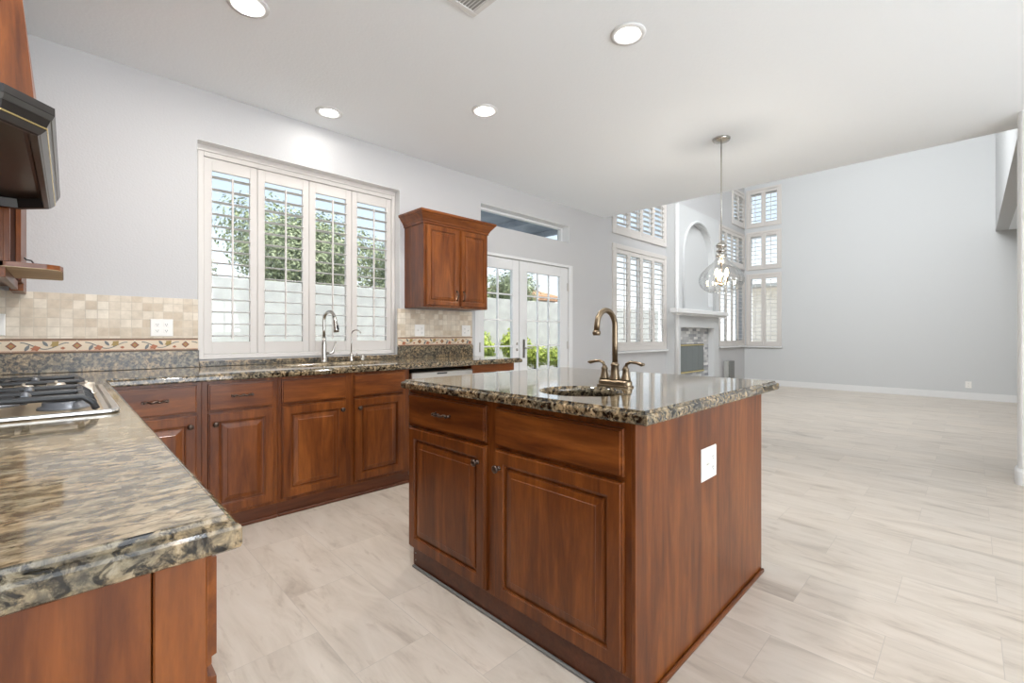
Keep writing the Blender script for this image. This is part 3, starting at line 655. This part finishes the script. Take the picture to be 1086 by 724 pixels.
door(Fr((-.168, 0, 0), (0, 1, 0), (1, 0, 0)), mc, 2.65, 3.257, 1.81, 2.45)
fl = thing('corner_filler_cabinet', 'narrow cherry filler panel between the wall cabinet and the window wall', 'cabinet', (-.33, 3.5, 1.36))
mb = MB(); mb.box(XL+.002, -.150, 3.299, 3.716, 1.40, 2.46, .002); mb.build('body', 'wood', fl); mb = MB(); mb.box(-.20, -.15, 3.45, 3.716, 1.36, 1.399, .002); mb.build('rail', 'wood_y', fl)
pc = MB(); pc.tube([(-.146, 3.42, 1.53), (-.138, 3.42, 1.52), (-.120, 3.40, 1.515), (-.106, 3.36, 1.49), (-.100, 3.30, 1.46), (-.10, 3.2, 1.435), (-.10, 3.11, 1.4245)], .0035, 8); tag(pc.build('power_cord', 'iron'), 'short black cord hanging by the open shelf beyond the hood', 'cord')

# ---------------------------------------------------------------- hanging wall cabinet
hc = thing('wall_cabinet', 'cherry two-door wall cabinet with crown moulding right of the kitchen window', 'cabinet', (2.63, 3.5, 1.38))
hx0, hx1, hy = 2.262, 3.015, 3.405
mb = MB(); mb.box(hx0, hx1, hy, YW-.002, 1.383, 2.14, .001); mb.build('body', 'wood', hc)
FH = Fr((0, hy, 0), (1, 0, 0), (0, -1, 0))
for (a, b, kx) in ((2.285, 2.642, 2.617), (2.668, 3.000, 2.695)):
    d = door(FH, hc, a, b, 1.40, 2.118, s=.82); k = MB()
    k.tube([FH.p(kx, .020, 1.455), FH.p(kx, .034, 1.458), FH.p(kx, .042, 1.475), FH.p(kx+.003, .046, 1.497), FH.p(kx, .042, 1.519), FH.p(kx, .034, 1.536), FH.p(kx, .020, 1.539)], [.008, .005, .0045, .006, .0045, .005, .008], 10)
    k.build('handle', 'bronze', d)
mb = MB(); cl = lambda o, z: [(hx0-o, hy-o, z), (hx1+o, hy-o, z), (hx1+o, YW-.002, z), (hx0-o, YW-.002, z)]
mb.rings([cl(.004, 2.125), cl(.010, 2.127), cl(.010, 2.145), cl(.016, 2.150), cl(.020, 2.162), cl(.032, 2.178), cl(.046, 2.196), cl(.052, 2.202), cl(.052, 2.209), cl(.062, 2.213), cl(.066, 2.222), cl(.066, 2.236), cl(.060, 2.239)]); mb.build('crown_moulding', 'wood_x', hc)

# ---------------------------------------------------------------- island
FI = Fr((1.218, 0, 0), (0, 1, 0), (-1, 0, 0)); FB = Fr((2.382, 0, 0), (0, 1, 0), (1, 0, 0))
isl = thing('kitchen_island', 'freestanding cherry kitchen island base with doors and a plain end panel', 'island', (1.8, 1.31, 0))
mb = MB(); iy0, iy1, ix0, ix1 = .72, 1.95, 1.218, 2.382
mb.box(ix0, ix0+.02, iy0, iy1, .092, CB-.001, .001); mb.box(ix1-.02, ix1, iy0, iy1, .0, CB-.001, .001); mb.box(ix0+.02, ix1-.02, iy1-.02, iy1, .0, CB-.001); mb.box(ix0+.02, ix1-.02, iy0, iy0+.02, 0, CB-.001); mb.box(ix0+.02, ix1-.02, iy0+.02, iy1-.02, .10, .12)
mb.build('body', 'wood', isl)
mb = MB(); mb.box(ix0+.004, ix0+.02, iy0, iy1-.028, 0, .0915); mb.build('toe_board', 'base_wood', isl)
mb = MB(); mb.box(ix0+.012, ix1+.0, iy0-.012, iy0-.0005, 0.0, CB-.001, .001); mb.build('end_panel', 'wood', isl)
mb = MB(); mb.box(ix0-.0015, ix0+.0115, iy0-.014, iy0-.0005, 0, CB-.001, .001); mb.build('corner_post', 'wood', isl)
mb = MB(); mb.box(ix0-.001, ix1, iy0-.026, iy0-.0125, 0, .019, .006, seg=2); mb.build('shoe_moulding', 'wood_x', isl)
mb = MB(); mb.box(ix0-.009, ix0+.0035, iy0+.001, iy1-.03, 0, .012, .003); mb.build('grey_toe_strip', 'grey_dark', isl)['label'] = 'dark grey strip along the island toe'  # thin dark grey strip on the floor along the toe board
mb = MB()
for z in (.035, .07): mb.lathe([(.004, 0), (.003, .0015), (0, .002)], (ix0+.0034, iy1-.045, z), 'x', 10, sign=-1)
mb.build('screws', 'steel', isl)
drawer(FI, isl, 1.370, 1.937, .70, .848, 'wood_y'); drawer(FI, isl, .742, 1.315, .70, .848, 'wood_y', False, 'false_drawer')
door(FI, isl, 1.370, 1.937, .105, .686, knob=(1.412, .617)); door(FI, isl, .742, 1.315, .105, .686, knob=(1.285, .617))
door(FB, isl, .735, 1.33, .105, .85); door(FB, isl, 1.345, 1.935, .105, .85)
def gang_plate(name, label, fr, u0, u1, z0, z1, kinds, group=None, cat='outlet', parent_cat=None):
    c = fr.p((u0+u1)/2, 0, (z0+z1)/2); t = thing(name, label, cat, c, group)
    mb = MB(); fr.front(mb, u0, u1, z0, z1, [(0, .003), (.003, .006), (.006, .0065)], .0005); mb.build('cover_plate', 'plate', t)
    w = (u1-u0)/len(kinds); zc = (z0+z1)/2
    for i, kd in enumerate(kinds):
        uc = u0+w*(i+.5) if len(kinds) == 1 else u0+(u1-u0)*(.5+(i-.5)*.40); mb = MB()
        if kd == 'duplex':
            for dz in (-.02, .02): fr.front(mb, uc-.014, uc+.014, zc+dz-.014, zc+dz+.014, [(0, .0075), (.002, .008)], .006)
            r = mb.build('receptacle', 'plate', t); mb = MB()
            for dz in (-.02, .02):
                for du in (-.005, .005): fr.box(mb, uc+du-.001, uc+du+.001, .008, .0085, zc+dz-.002, zc+dz+.006)
                fr.box(mb, uc-.002, uc+.002, .008, .0085, zc+dz-.009, zc+dz-.005)
            mb.build('slots', 'dark', r)
        else:
            fr.front(mb, uc-.005, uc+.005, zc-.012, zc+.012, [(0, .0075)], .006); r = mb.build('switch', 'plate', t)
            mb = MB(); mb.tube([fr.p(uc, .007, zc), fr.p(uc, .018, zc+.008)], [.004, .003], 8); mb.build('toggle', 'plate', r)
    return t
FE = Fr((0, iy0-.012, 0), (1, 0, 0), (0, -1, 0))
gang_plate('outlet_plate', 'white switch and outlet plate on the end panel of the island', FE, 1.687, 1.822, .583, .705, ['switch', 'duplex'])
FS = Fr((0, YW-.010, 0), (1, 0, 0), (0, -1, 0))
gang_plate('outlet_plate', 'double outlet plate on the beige tiles left of the kitchen window', FS, .394, .512, 1.123, 1.236, ['duplex', 'duplex'])
gang_plate('outlet_plate', 'outlet plate at the far left picture edge above the cooktop', FS, -.345, -.228, 1.128, 1.248, ['switch', 'duplex'])
gang_plate('outlet_plate', 'left plate of the two on the tiles under the hanging cabinet', FS, 2.365, 2.475, 1.118, 1.232, ['switch', 'duplex'])
gang_plate('outlet_plate', 'right plate of the two on the tiles under the hanging cabinet', FS, 2.93, 3.045, 1.118, 1.232, ['duplex', 'switch'])
gang_plate('outlet_plate', 'small outlet low on the empty far wall near the right', Fr((XF, 0, 0), (0, 1, 0), (-1, 0, 0)), -.005, .075, .20, .315, ['duplex'])

# ---------------------------------------------------------------- sinks and taps
def bowl(name, label, P, depth, m):
    mb = MB(); cx_ = sum(p[0] for p in P)/len(P); cy_ = sum(p[1] for p in P)/len(P)
    def lp(s, z): return [(cx_+(x-cx_)*s, cy_+(y-cy_)*s, z) for x, y in P]
    z = CB-.0012
    mb.rings([lp(1.02, z), lp(1.0, z), lp(.985, z-.01), lp(.96, z-depth*.8), lp(.90, z-depth*.96), lp(.80, z-depth), lp(.15, z-depth-.004)], False, True, True)
    o = mb.build(name, m, fix=True); 
    md = o.modifiers.new('thickness', 'SOLIDIFY'); md.thickness = .0015; md.offset = 1
    return tag(o, label, 'sink')
bowl('kitchen_sink', 'undermount sink set in the worktop under the kitchen window', SINK, .19, 'sinksteel')
bowl('prep_sink', 'small round undermount sink in the island top', ISK, .16, 'sinksteel')
def arc(c, r, a0, a1, n, U=(1, 0, 0)):
    U = Vector(U); return [tuple(Vector(c)+U*r*math.cos(math.radians(a0+(a1-a0)*i/n))+Vector((0, 0, r*math.sin(math.radians(a0+(a1-a0)*i/n))))) for i in range(n+1)]
# island tap, antique brass, spout towards -X
fx, fy = 1.672, 1.068
it = thing('island_tap', 'antique brass gooseneck tap with two lever handles behind the island sink', 'tap', (fx, fy, CT))
mb = MB(); P = lambda d, z: [(x, y, CT+z) for x, y in bull_poly(fx-.028+d, fx+.028-d, fy-.082+d, fy+.082-d, .027, 6)]
mb.rings([P(-.002, .0005), P(-.002, .005), P(.002, .008), P(.003, .022), P(.006, .027), P(.012, .029)], smooth=False); mb.build('base_plate', 'antique', it)
mb = MB(); mb.lathe([(.026, .029), (.024, .034), (.019, .050), (.016, .085), (.0185, .090), (.0185, .094), (.014, .098), (.0125, .102)], (fx, fy, CT), 'z', 20)
R = .066; zt = .255
mb.tube([(fx, fy, CT+.10), (fx, fy, CT+.18), (fx, fy, CT+zt)]+arc((fx-R, fy, CT+zt), R, 0, 170, 16)[1:]+[(fx-2*R-.003, fy, CT+zt-.020)], .0115, 14)
mb.lathe([(.0125, 0), (.016, -.004), (.017, -.012), (.0145, -.016), (.0145, -.020), (0, -.020)], (fx-2*R-.003, fy, CT+zt-.018), 'z', 18); mb.build('spout', 'antique', it)
for sg in (-1, 1):
    mb = MB(); hy_ = fy+sg*.052; mb.lathe([(.022, .029), (.021, .034), (.016, .048), (.0125, .068), (.0145, .072), (.0145, .077), (.010, .082), (.009, .087)], (fx, hy_, CT), 'z', 18)
    mb.tube([(fx, hy_, CT+.084), (fx, hy_+sg*.006, CT+.098), (fx, hy_+sg*.024, CT+.106), (fx, hy_+sg*.050, CT+.104), (fx, hy_+sg*.074, CT+.098), (fx, hy_+sg*.086, CT+.099)], [.008, .0085, .008, .0085, .0105, .006], 12, flat=.75); mb.build('lever_handle', 'antique', it)
# kitchen tap (pull-down), bent towards the room and to the right
kx, ky = 1.478, 3.635
kt = thing('kitchen_tap', 'tall brushed nickel pull-down tap behind the window sink', 'tap', (kx, ky, CT))
mb = MB(); mb.lathe([(.030, .0005), (.030, .006), (.023, .012), (.021, .05), (.0205, .14), (.016, .16), (.0135, .20)], (kx, ky, CT), 'z', 20)
U = Vector((.22, -.975, 0)); R = .068; zt = .335
mb.tube([(kx, ky, CT+.19), (kx, ky, CT+.26), (kx, ky, CT+zt)]+arc((kx+U.x*R, ky+U.y*R, CT+zt), R, 180, 25, 16, U)[1:], .0125, 14); mb.build('spout', 'nickel', kt)
e0 = Vector(arc((kx+U.x*R, ky+U.y*R, CT+zt), R, 180, 25, 16, U)[-1])
mb = MB(); mb.tube([e0, e0+Vector((U.x*.010, U.y*.010, -.04)), e0+Vector((U.x*.022, U.y*.022, -.10)), e0+Vector((U.x*.026, U.y*.026, -.125))], [.0135, .0165, .021, .0215], 14); sh = mb.build('spray_head', 'nickel', kt)
mb = MB(); q = e0+Vector((U.x*.036, U.y*.036-.004, -.07)); mb.tube([q, q+Vector((.004, -.003, -.035))], .009, 10); mb.build('spray_button', 'dark', sh)
mb = MB(); mb.tube([(kx+.018, ky-.004, CT+.072), (kx+.05, ky-.01, CT+.072), (kx+.066, ky-.012, CT+.078), (kx+.074, ky-.014, CT+.115), (kx+.088, ky-.016, CT+.165)], [.011, .011, .011, .007, .0075], 12); mb.build('lever_handle', 'nickel', kt)
tx, ty = 1.708, 3.64
ft = thing('filter_tap', 'slim nickel filtered water tap right of the tall kitchen tap', 'tap', (tx, ty, CT))
mb = MB(); mb.lathe([(.020, .0005), (.020, .005), (.014, .008), (.014, .062), (.008, .068)], (tx, ty, CT), 'z', 18); mb.build('body', 'nickel', ft)
mb = MB(); U = Vector((.80, -.60, 0)); R = .038; mb.tube([(tx, ty, CT+.06), (tx, ty, CT+.15), (tx, ty, CT+.222)]+arc((tx+U.x*R, ty+U.y*R, CT+.222), R, 180, 15, 12, U)[1:], .0048, 10); mb.build('spout', 'nickel', ft)
mb = MB(); mb.tube([(tx+.012, ty, CT+.045), (tx+.055, ty-.004, CT+.045)], .008, 10); mb.tube([(tx+.045, ty-.004, CT+.05), (tx+.045, ty-.004, CT+.085)], .003, 8); mb.build('lever_handle', 'nickel', ft)
mb = MB(); mb.lathe([(.021, .0005), (.021, .006), (.0185, .008), (.0185, .046), (.015, .050), (0, .051)], (1.808, 3.64, CT), 'z', 20); tag(mb.build('air_gap_cap', 'nickel'), 'short round nickel cap beside the filter tap', 'air gap')

# ---------------------------------------------------------------- ceiling lights, vent, pendant
def downlight(x, y, lm, label, power):
    t = thing('ceiling_light', label, 'ceiling light', (x, y, ZC), 'recessed ceiling lights')
    mb = MB(); mb.lathe([(.066, -.004), (.070, -.009), (.096, -.006), (.098, -.0005), (.064, -.0005), (.064, -.003)], (x, y, ZC), 'z', 36, caps=False); mb.build('trim_ring', 'trim', t)
    mb = MB(); mb.lathe([(0, -.0045), (.063, -.003), (.063, -.001), (0, -.001)], (x, y, ZC), 'z', 36); mb.build('lens', lm, t)
    l = lamp('downlight_or_fill_lamp', 'AREA', (0, 0, -.0065), power, (1, .97, .93), shape='DISK', size=.125); l.parent = t
    return t
downlight(1.429, 3.421, 'lamp_white', 'round recessed ceiling light nearest the kitchen window', .6)
downlight(.669, 2.598, 'lamp_warm', 'recessed ceiling light cut off by the top picture edge at left', 4.4)
downlight(2.249, 2.57, 'lamp_warm', 'recessed ceiling light nearest the middle of the ceiling', 3.4)
downlight(2.25, 1.353, 'lamp_warm', 'largest looking recessed ceiling light, right of the air vent', 1.6)
for i_, (x_, y_) in enumerate(((.75, 1.25), (.3, -.3), (2.3, -1.0), (.6, -2.2), (3.6, -3.0))):   # unseen fill lamps added to brighten the room, no fittings
    l_ = lamp('downlight_or_fill_lamp', 'AREA', (x_, y_, ZC-.02), (5.5, .8, .2, 2, .2)[i_], (.95, .97, 1), shape='DISK', size=.12)
vt = thing('air_vent', 'white slatted ceiling air vent at the top picture edge', 'vent', (1.39, 1.70, ZC))
mb = MB(); 
for a, b, c_, d_ in ((1.235, 1.545, 1.545, 1.575), (1.235, 1.545, 1.82, 1.85), (1.235, 1.265, 1.575, 1.82), (1.515, 1.545, 1.575, 1.82)): mb.box(a, b, c_, d_, ZC-.008, ZC-.0005, .002)
mb.build('frame', 'trim', vt)
MB().box(1.265, 1.515, 1.575, 1.82, ZC-.002, ZC-.0005).build('backing', 'grey_light', vt)
mb = MB()
for i in range(14):
    x = 1.272+i*.0178; mb.rings([[(x, y, ZC-.0085), (x+.002, y, ZC-.0085), (x+.012, y, ZC-.003), (x+.010, y, ZC-.003)] for y in (1.576, 1.819)])
mb.build('slats', 'trim', vt)
px, py = 4.022, 1.511
pd = thing('pendant_light', 'fluted clear glass pendant lamp hanging past the island', 'pendant light', (px, py, 1.49))
mb = MB(); mb.lathe([(.072, -.0005), (.072, -.010), (.066, -.020), (.040, -.026), (.012, -.030), (0, -.031)], (px, py, ZC), 'z', 28); mb.build('canopy', 'nickel', pd)
mb = MB(); mb.tube([(px, py, 1.92), (px, py, 2.3), (px, py, ZC-.028)], .0048, 10); mb.build('stem', 'nickel', pd)
mb = MB(); mb.lathe([(0, 1.935), (.012, 1.932), (.030, 1.920), (.044, 1.902), (.040, 1.886), (.022, 1.878), (.024, 1.868), (.040, 1.860), (.042, 1.850), (.026, 1.842), (.026, 1.832), (.044, 1.824), (.046, 1.806), (.040, 1.802), (.02, 1.800), (0, 1.799)], (px, py, 0), 'z', 24); mb.build('cap', 'nickel', pd)
GL = [(.040, 1.800), (.044, 1.788), (.060, 1.768), (.086, 1.742), (.118, 1.712), (.148, 1.680), (.168, 1.648), (.177, 1.615), (.174, 1.580), (.158, 1.545), (.130, 1.518), (.095, 1.500), (.085, 1.496)]
mb = MB(); mb.lathe(GL, (px, py, 0), 'z', 96, flute=lambda t, h: 1+.028*math.cos(t*16)*min(1, (1.80-h)/.10))
# open bottom and top
bmesh.ops.delete(mb.bm, geom=[f for f in mb.bm.faces if len(f.verts) > 4], context='FACES_ONLY')
g = mb.build('glass_shade', 'globe', pd); md = g.modifiers.new('thickness', 'SOLIDIFY'); md.thickness = .003
mb = MB(); mb.tube([(px, py, 1.80), (px, py, 1.60), (px, py, 1.56)], [.006, .006, .010], 10); mb.lathe([(0, 1.548), (.012, 1.556), (.016, 1.566), (.008, 1.575)], (px, py, 0), 'z', 14)
for k in range(3):
    a = 2*PI*k/3+.5; dx, dy = .045*math.cos(a), .045*math.sin(a)
    mb.tube([(px, py, 1.575), (px+dx*.6, py+dy*.6, 1.565), (px+dx, py+dy, 1.585)], .004, 8); mb.lathe([(.013, 1.585), (.011, 1.592), (.011, 1.630)], (px+dx, py+dy, 0), 'z', 12)
mb.build('candle_cluster', 'antique', pd)
for k in range(3):
    a = 2*PI*k/3+.5; dx, dy = .045*math.cos(a), .045*math.sin(a); mb = MB()
    mb.lathe([(.007, 1.630), (.013, 1.645), (.016, 1.662), (.012, 1.682), (.004, 1.700), (0, 1.704)], (px+dx, py+dy, 0), 'z', 12); mb.build('bulb', 'bulb', pd)
pl = lamp('pendant_lamp', 'POINT', (0, 0, .16), 6, (1, .90, .78), shadow_soft_size=.04); pl.parent = pd

# ---------------------------------------------------------------- outdoors
struct(MB().box(-30, 60, YB, 60, -.12, -.02).build('ground_patio', 'concrete'))
struct(MB().box(XF+.2, 60, -30, YB, -.12, -.02).build('ground_side', 'concrete'))
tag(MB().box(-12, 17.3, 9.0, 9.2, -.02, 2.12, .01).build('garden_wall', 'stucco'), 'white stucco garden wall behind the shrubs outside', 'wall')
tag(MB().box(-6, 14, 7.7, 7.82, -.02, .2, .01).build('planter_kerb', 'concrete'), 'pale low kerb in front of the garden shrubs', 'kerb')
def leaves(R, n, size, seed, squash=.8, blobs=7):
    rnd = random.Random(seed); mb = MB(); cs = [Vector((rnd.uniform(-.5, .5)*R, rnd.uniform(-.5, .5)*R, rnd.uniform(-.35, .45)*R*squash)) for _ in range(blobs)]
    for _ in range(n):
        c = rnd.choice(cs); d = Vector((rnd.gauss(0, 1), rnd.gauss(0, 1), rnd.gauss(0, 1))).normalized(); p = c+d*R*.55*rnd.uniform(.55, 1); p.z *= squash
        q = (d+Vector((rnd.uniform(-.7, .7), rnd.uniform(-.7, .7), rnd.uniform(-.2, .9)))).normalized(); a = q.orthogonal().normalized(); b = q.cross(a)
        an = rnd.uniform(0, PI*2); a, b = a*math.cos(an)+b*math.sin(an), b*math.cos(an)-a*math.sin(an); s = size*rnd.uniform(.6, 1.3)
        mb._face([mb.bm.verts.new(p+a*s), mb.bm.verts.new(p+b*s*.45), mb.bm.verts.new(p-a*s*.9), mb.bm.verts.new(p-b*s*.45)])
    return mb
def trunk(mb, h, r, z0=0):
    mb.tube([(0, 0, z0), (.04, .02, z0+h*.5), (0, .05, z0+h)], [r, r*.8, r*.5], 8); return mb
def plant(name, mname, R, n, size, seed, squash, cz, th, tr, label, cat, group, leafname='foliage'):
    t = thing(name, label, cat, (0, 0, 0), group); mb = leaves(R, n, size, seed, squash); bmesh.ops.translate(mb.bm, verts=mb.bm.verts[:], vec=(0, 0, cz)); mb.build(leafname, mname, t, fix=False)
    trunk(MB(), th, tr).build('trunk' if cat == 'tree' else 'stem', 'bark', t); return t
sh0 = plant('shrub', 'leaf_y', .46, 2600, .036, 3, .8, .50, .45, .03, '', 'shrub', 'yellow green shrubs along the garden wall')
spots = [(2.2, 8.45, 'low shrub outside at the bottom of the first shutter panel'), (4.0, 8.42, 'low shrub outside behind the kitchen taps'), (6.9, 8.2, 'yellow green shrub left of the pair seen through the narrow door leaf'), (8.05, 8.2, 'yellow green shrub seen through the narrow left door leaf'),
         (9.0, 8.3, 'bright shrub at the left of the wide door leaf'), (10.0, 8.3, 'bright shrub in the middle of the wide glass door'), (11.0, 8.3, 'bright shrub at the right of the wide glass door')]
for i, (x, y, lb) in enumerate(spots):
    o = sh0 if i == 0 else copy_tree(sh0); o.location = (x, y, -.02); o.rotation_euler.z = i*1.3; o['label'] = lb; s = 1.12+.08*math.sin(i*2.1); o.scale = (s, s, s*(1.5 if i in (2, 3) else 1))
tr0 = plant('tree', 'leaf_g', 1.75, 12000, .055, 5, .95, 2.45, 1.9, .12, '', 'tree', 'dark trees beyond the garden wall')
for i, (x, y, s, lb) in enumerate([(1.2, 12.3, .85, 'low tree with sky above it seen through the first shutter panel'), (4.75, 12.6, 1.08, 'tree beyond the garden wall seen through the second and third shutter panels'), (8.5, 12.9, .95, 'tree seen through the right part of the fourth shutter panel'),
                                (6.3, 18.0, 1.6, 'farther tall tree rising behind the second and third shutter panels'), (11.9, 19.6, 1.5, 'farthest tree, behind the fourth shutter panel'),
                                (11.6, 12.3, .92, 'dark tree filling the top of the narrow door leaf'), (13.9, 14.6, .8, 'tree at the top left of the wide glass door')]):
    o = tr0 if i == 0 else copy_tree(tr0); o.location = (x, y, -.02); o.rotation_euler.z = i*2.1; o.scale = (s, s, s); o['label'] = lb
pcv = thing('patio_cover', 'slate blue patio cover seen through the narrow window over the doors', 'patio cover', (4.0, 4.8, 2.7))
MB().box(3.55, 5.25, 3.93, 5.7, 2.70, 2.76, .005).build('roof_deck', 'slate', pcv); MB().box(3.55, 5.25, 5.62, 5.70, 2.60, 2.70, .005).build('beam', 'slate', pcv)
for x in (3.6, 4.4, 5.2): MB().box(x-.025, x+.025, 3.95, 5.61, 2.62, 2.70, .004).build('rafter', 'slate', pcv)
nh = thing('neighbour_house', 'pale house with clay tile roof beyond the garden wall, seen through the door', 'house', (17.9, 19, 0))
MB().box(16.4, 19.6, 16.4, 22, -.02, 3.0, .02).build('wall', 'stucco', nh)
mb = MB(); mb.rings([[(16.1, 16.0, 3.0), (20.0, 16.0, 3.0), (20.0, 22.5, 3.0), (16.1, 22.5, 3.0)], [(16.1, 16.0, 3.1), (20.0, 16.0, 3.1), (20.0, 22.5, 3.1), (16.1, 22.5, 3.1)], [(17.5, 18.5, 3.9), (18.3, 18.5, 3.9), (18.3, 19.5, 3.9), (17.5, 19.5, 3.9)]]); rf = mb.build('roof', 'roof', nh)
mb = MB()
for i in range(14): x = 16.25+i*.28; mb.tube([(x, 15.95, 3.13), (17.9+(x-17.9)*.25, 18.4, 3.9)], .09, 6)
o = mb.build('roof_tiles', 'roof', rf)
nh2 = thing('side_house', 'tan house wall outside the far window shutters', 'house', (19, 0, 0))
MB().box(17.5, 22, -6, 5.6, -.02, 2.8, .02).build('wall', 'tan', nh2)
mb = MB(); mb.rings([[(17.1, -6.5, 2.8), (22.5, -6.5, 2.8), (22.5, 5.8, 2.8), (17.1, 5.8, 2.8)], [(17.1, -6.5, 2.9), (22.5, -6.5, 2.9), (22.5, 5.8, 2.9), (17.1, 5.8, 2.9)], [(19.5, -3, 3.4), (20, -3, 3.4), (20, 3, 3.4), (19.5, 3, 3.4)]]); mb.build('roof', 'concrete', nh2)
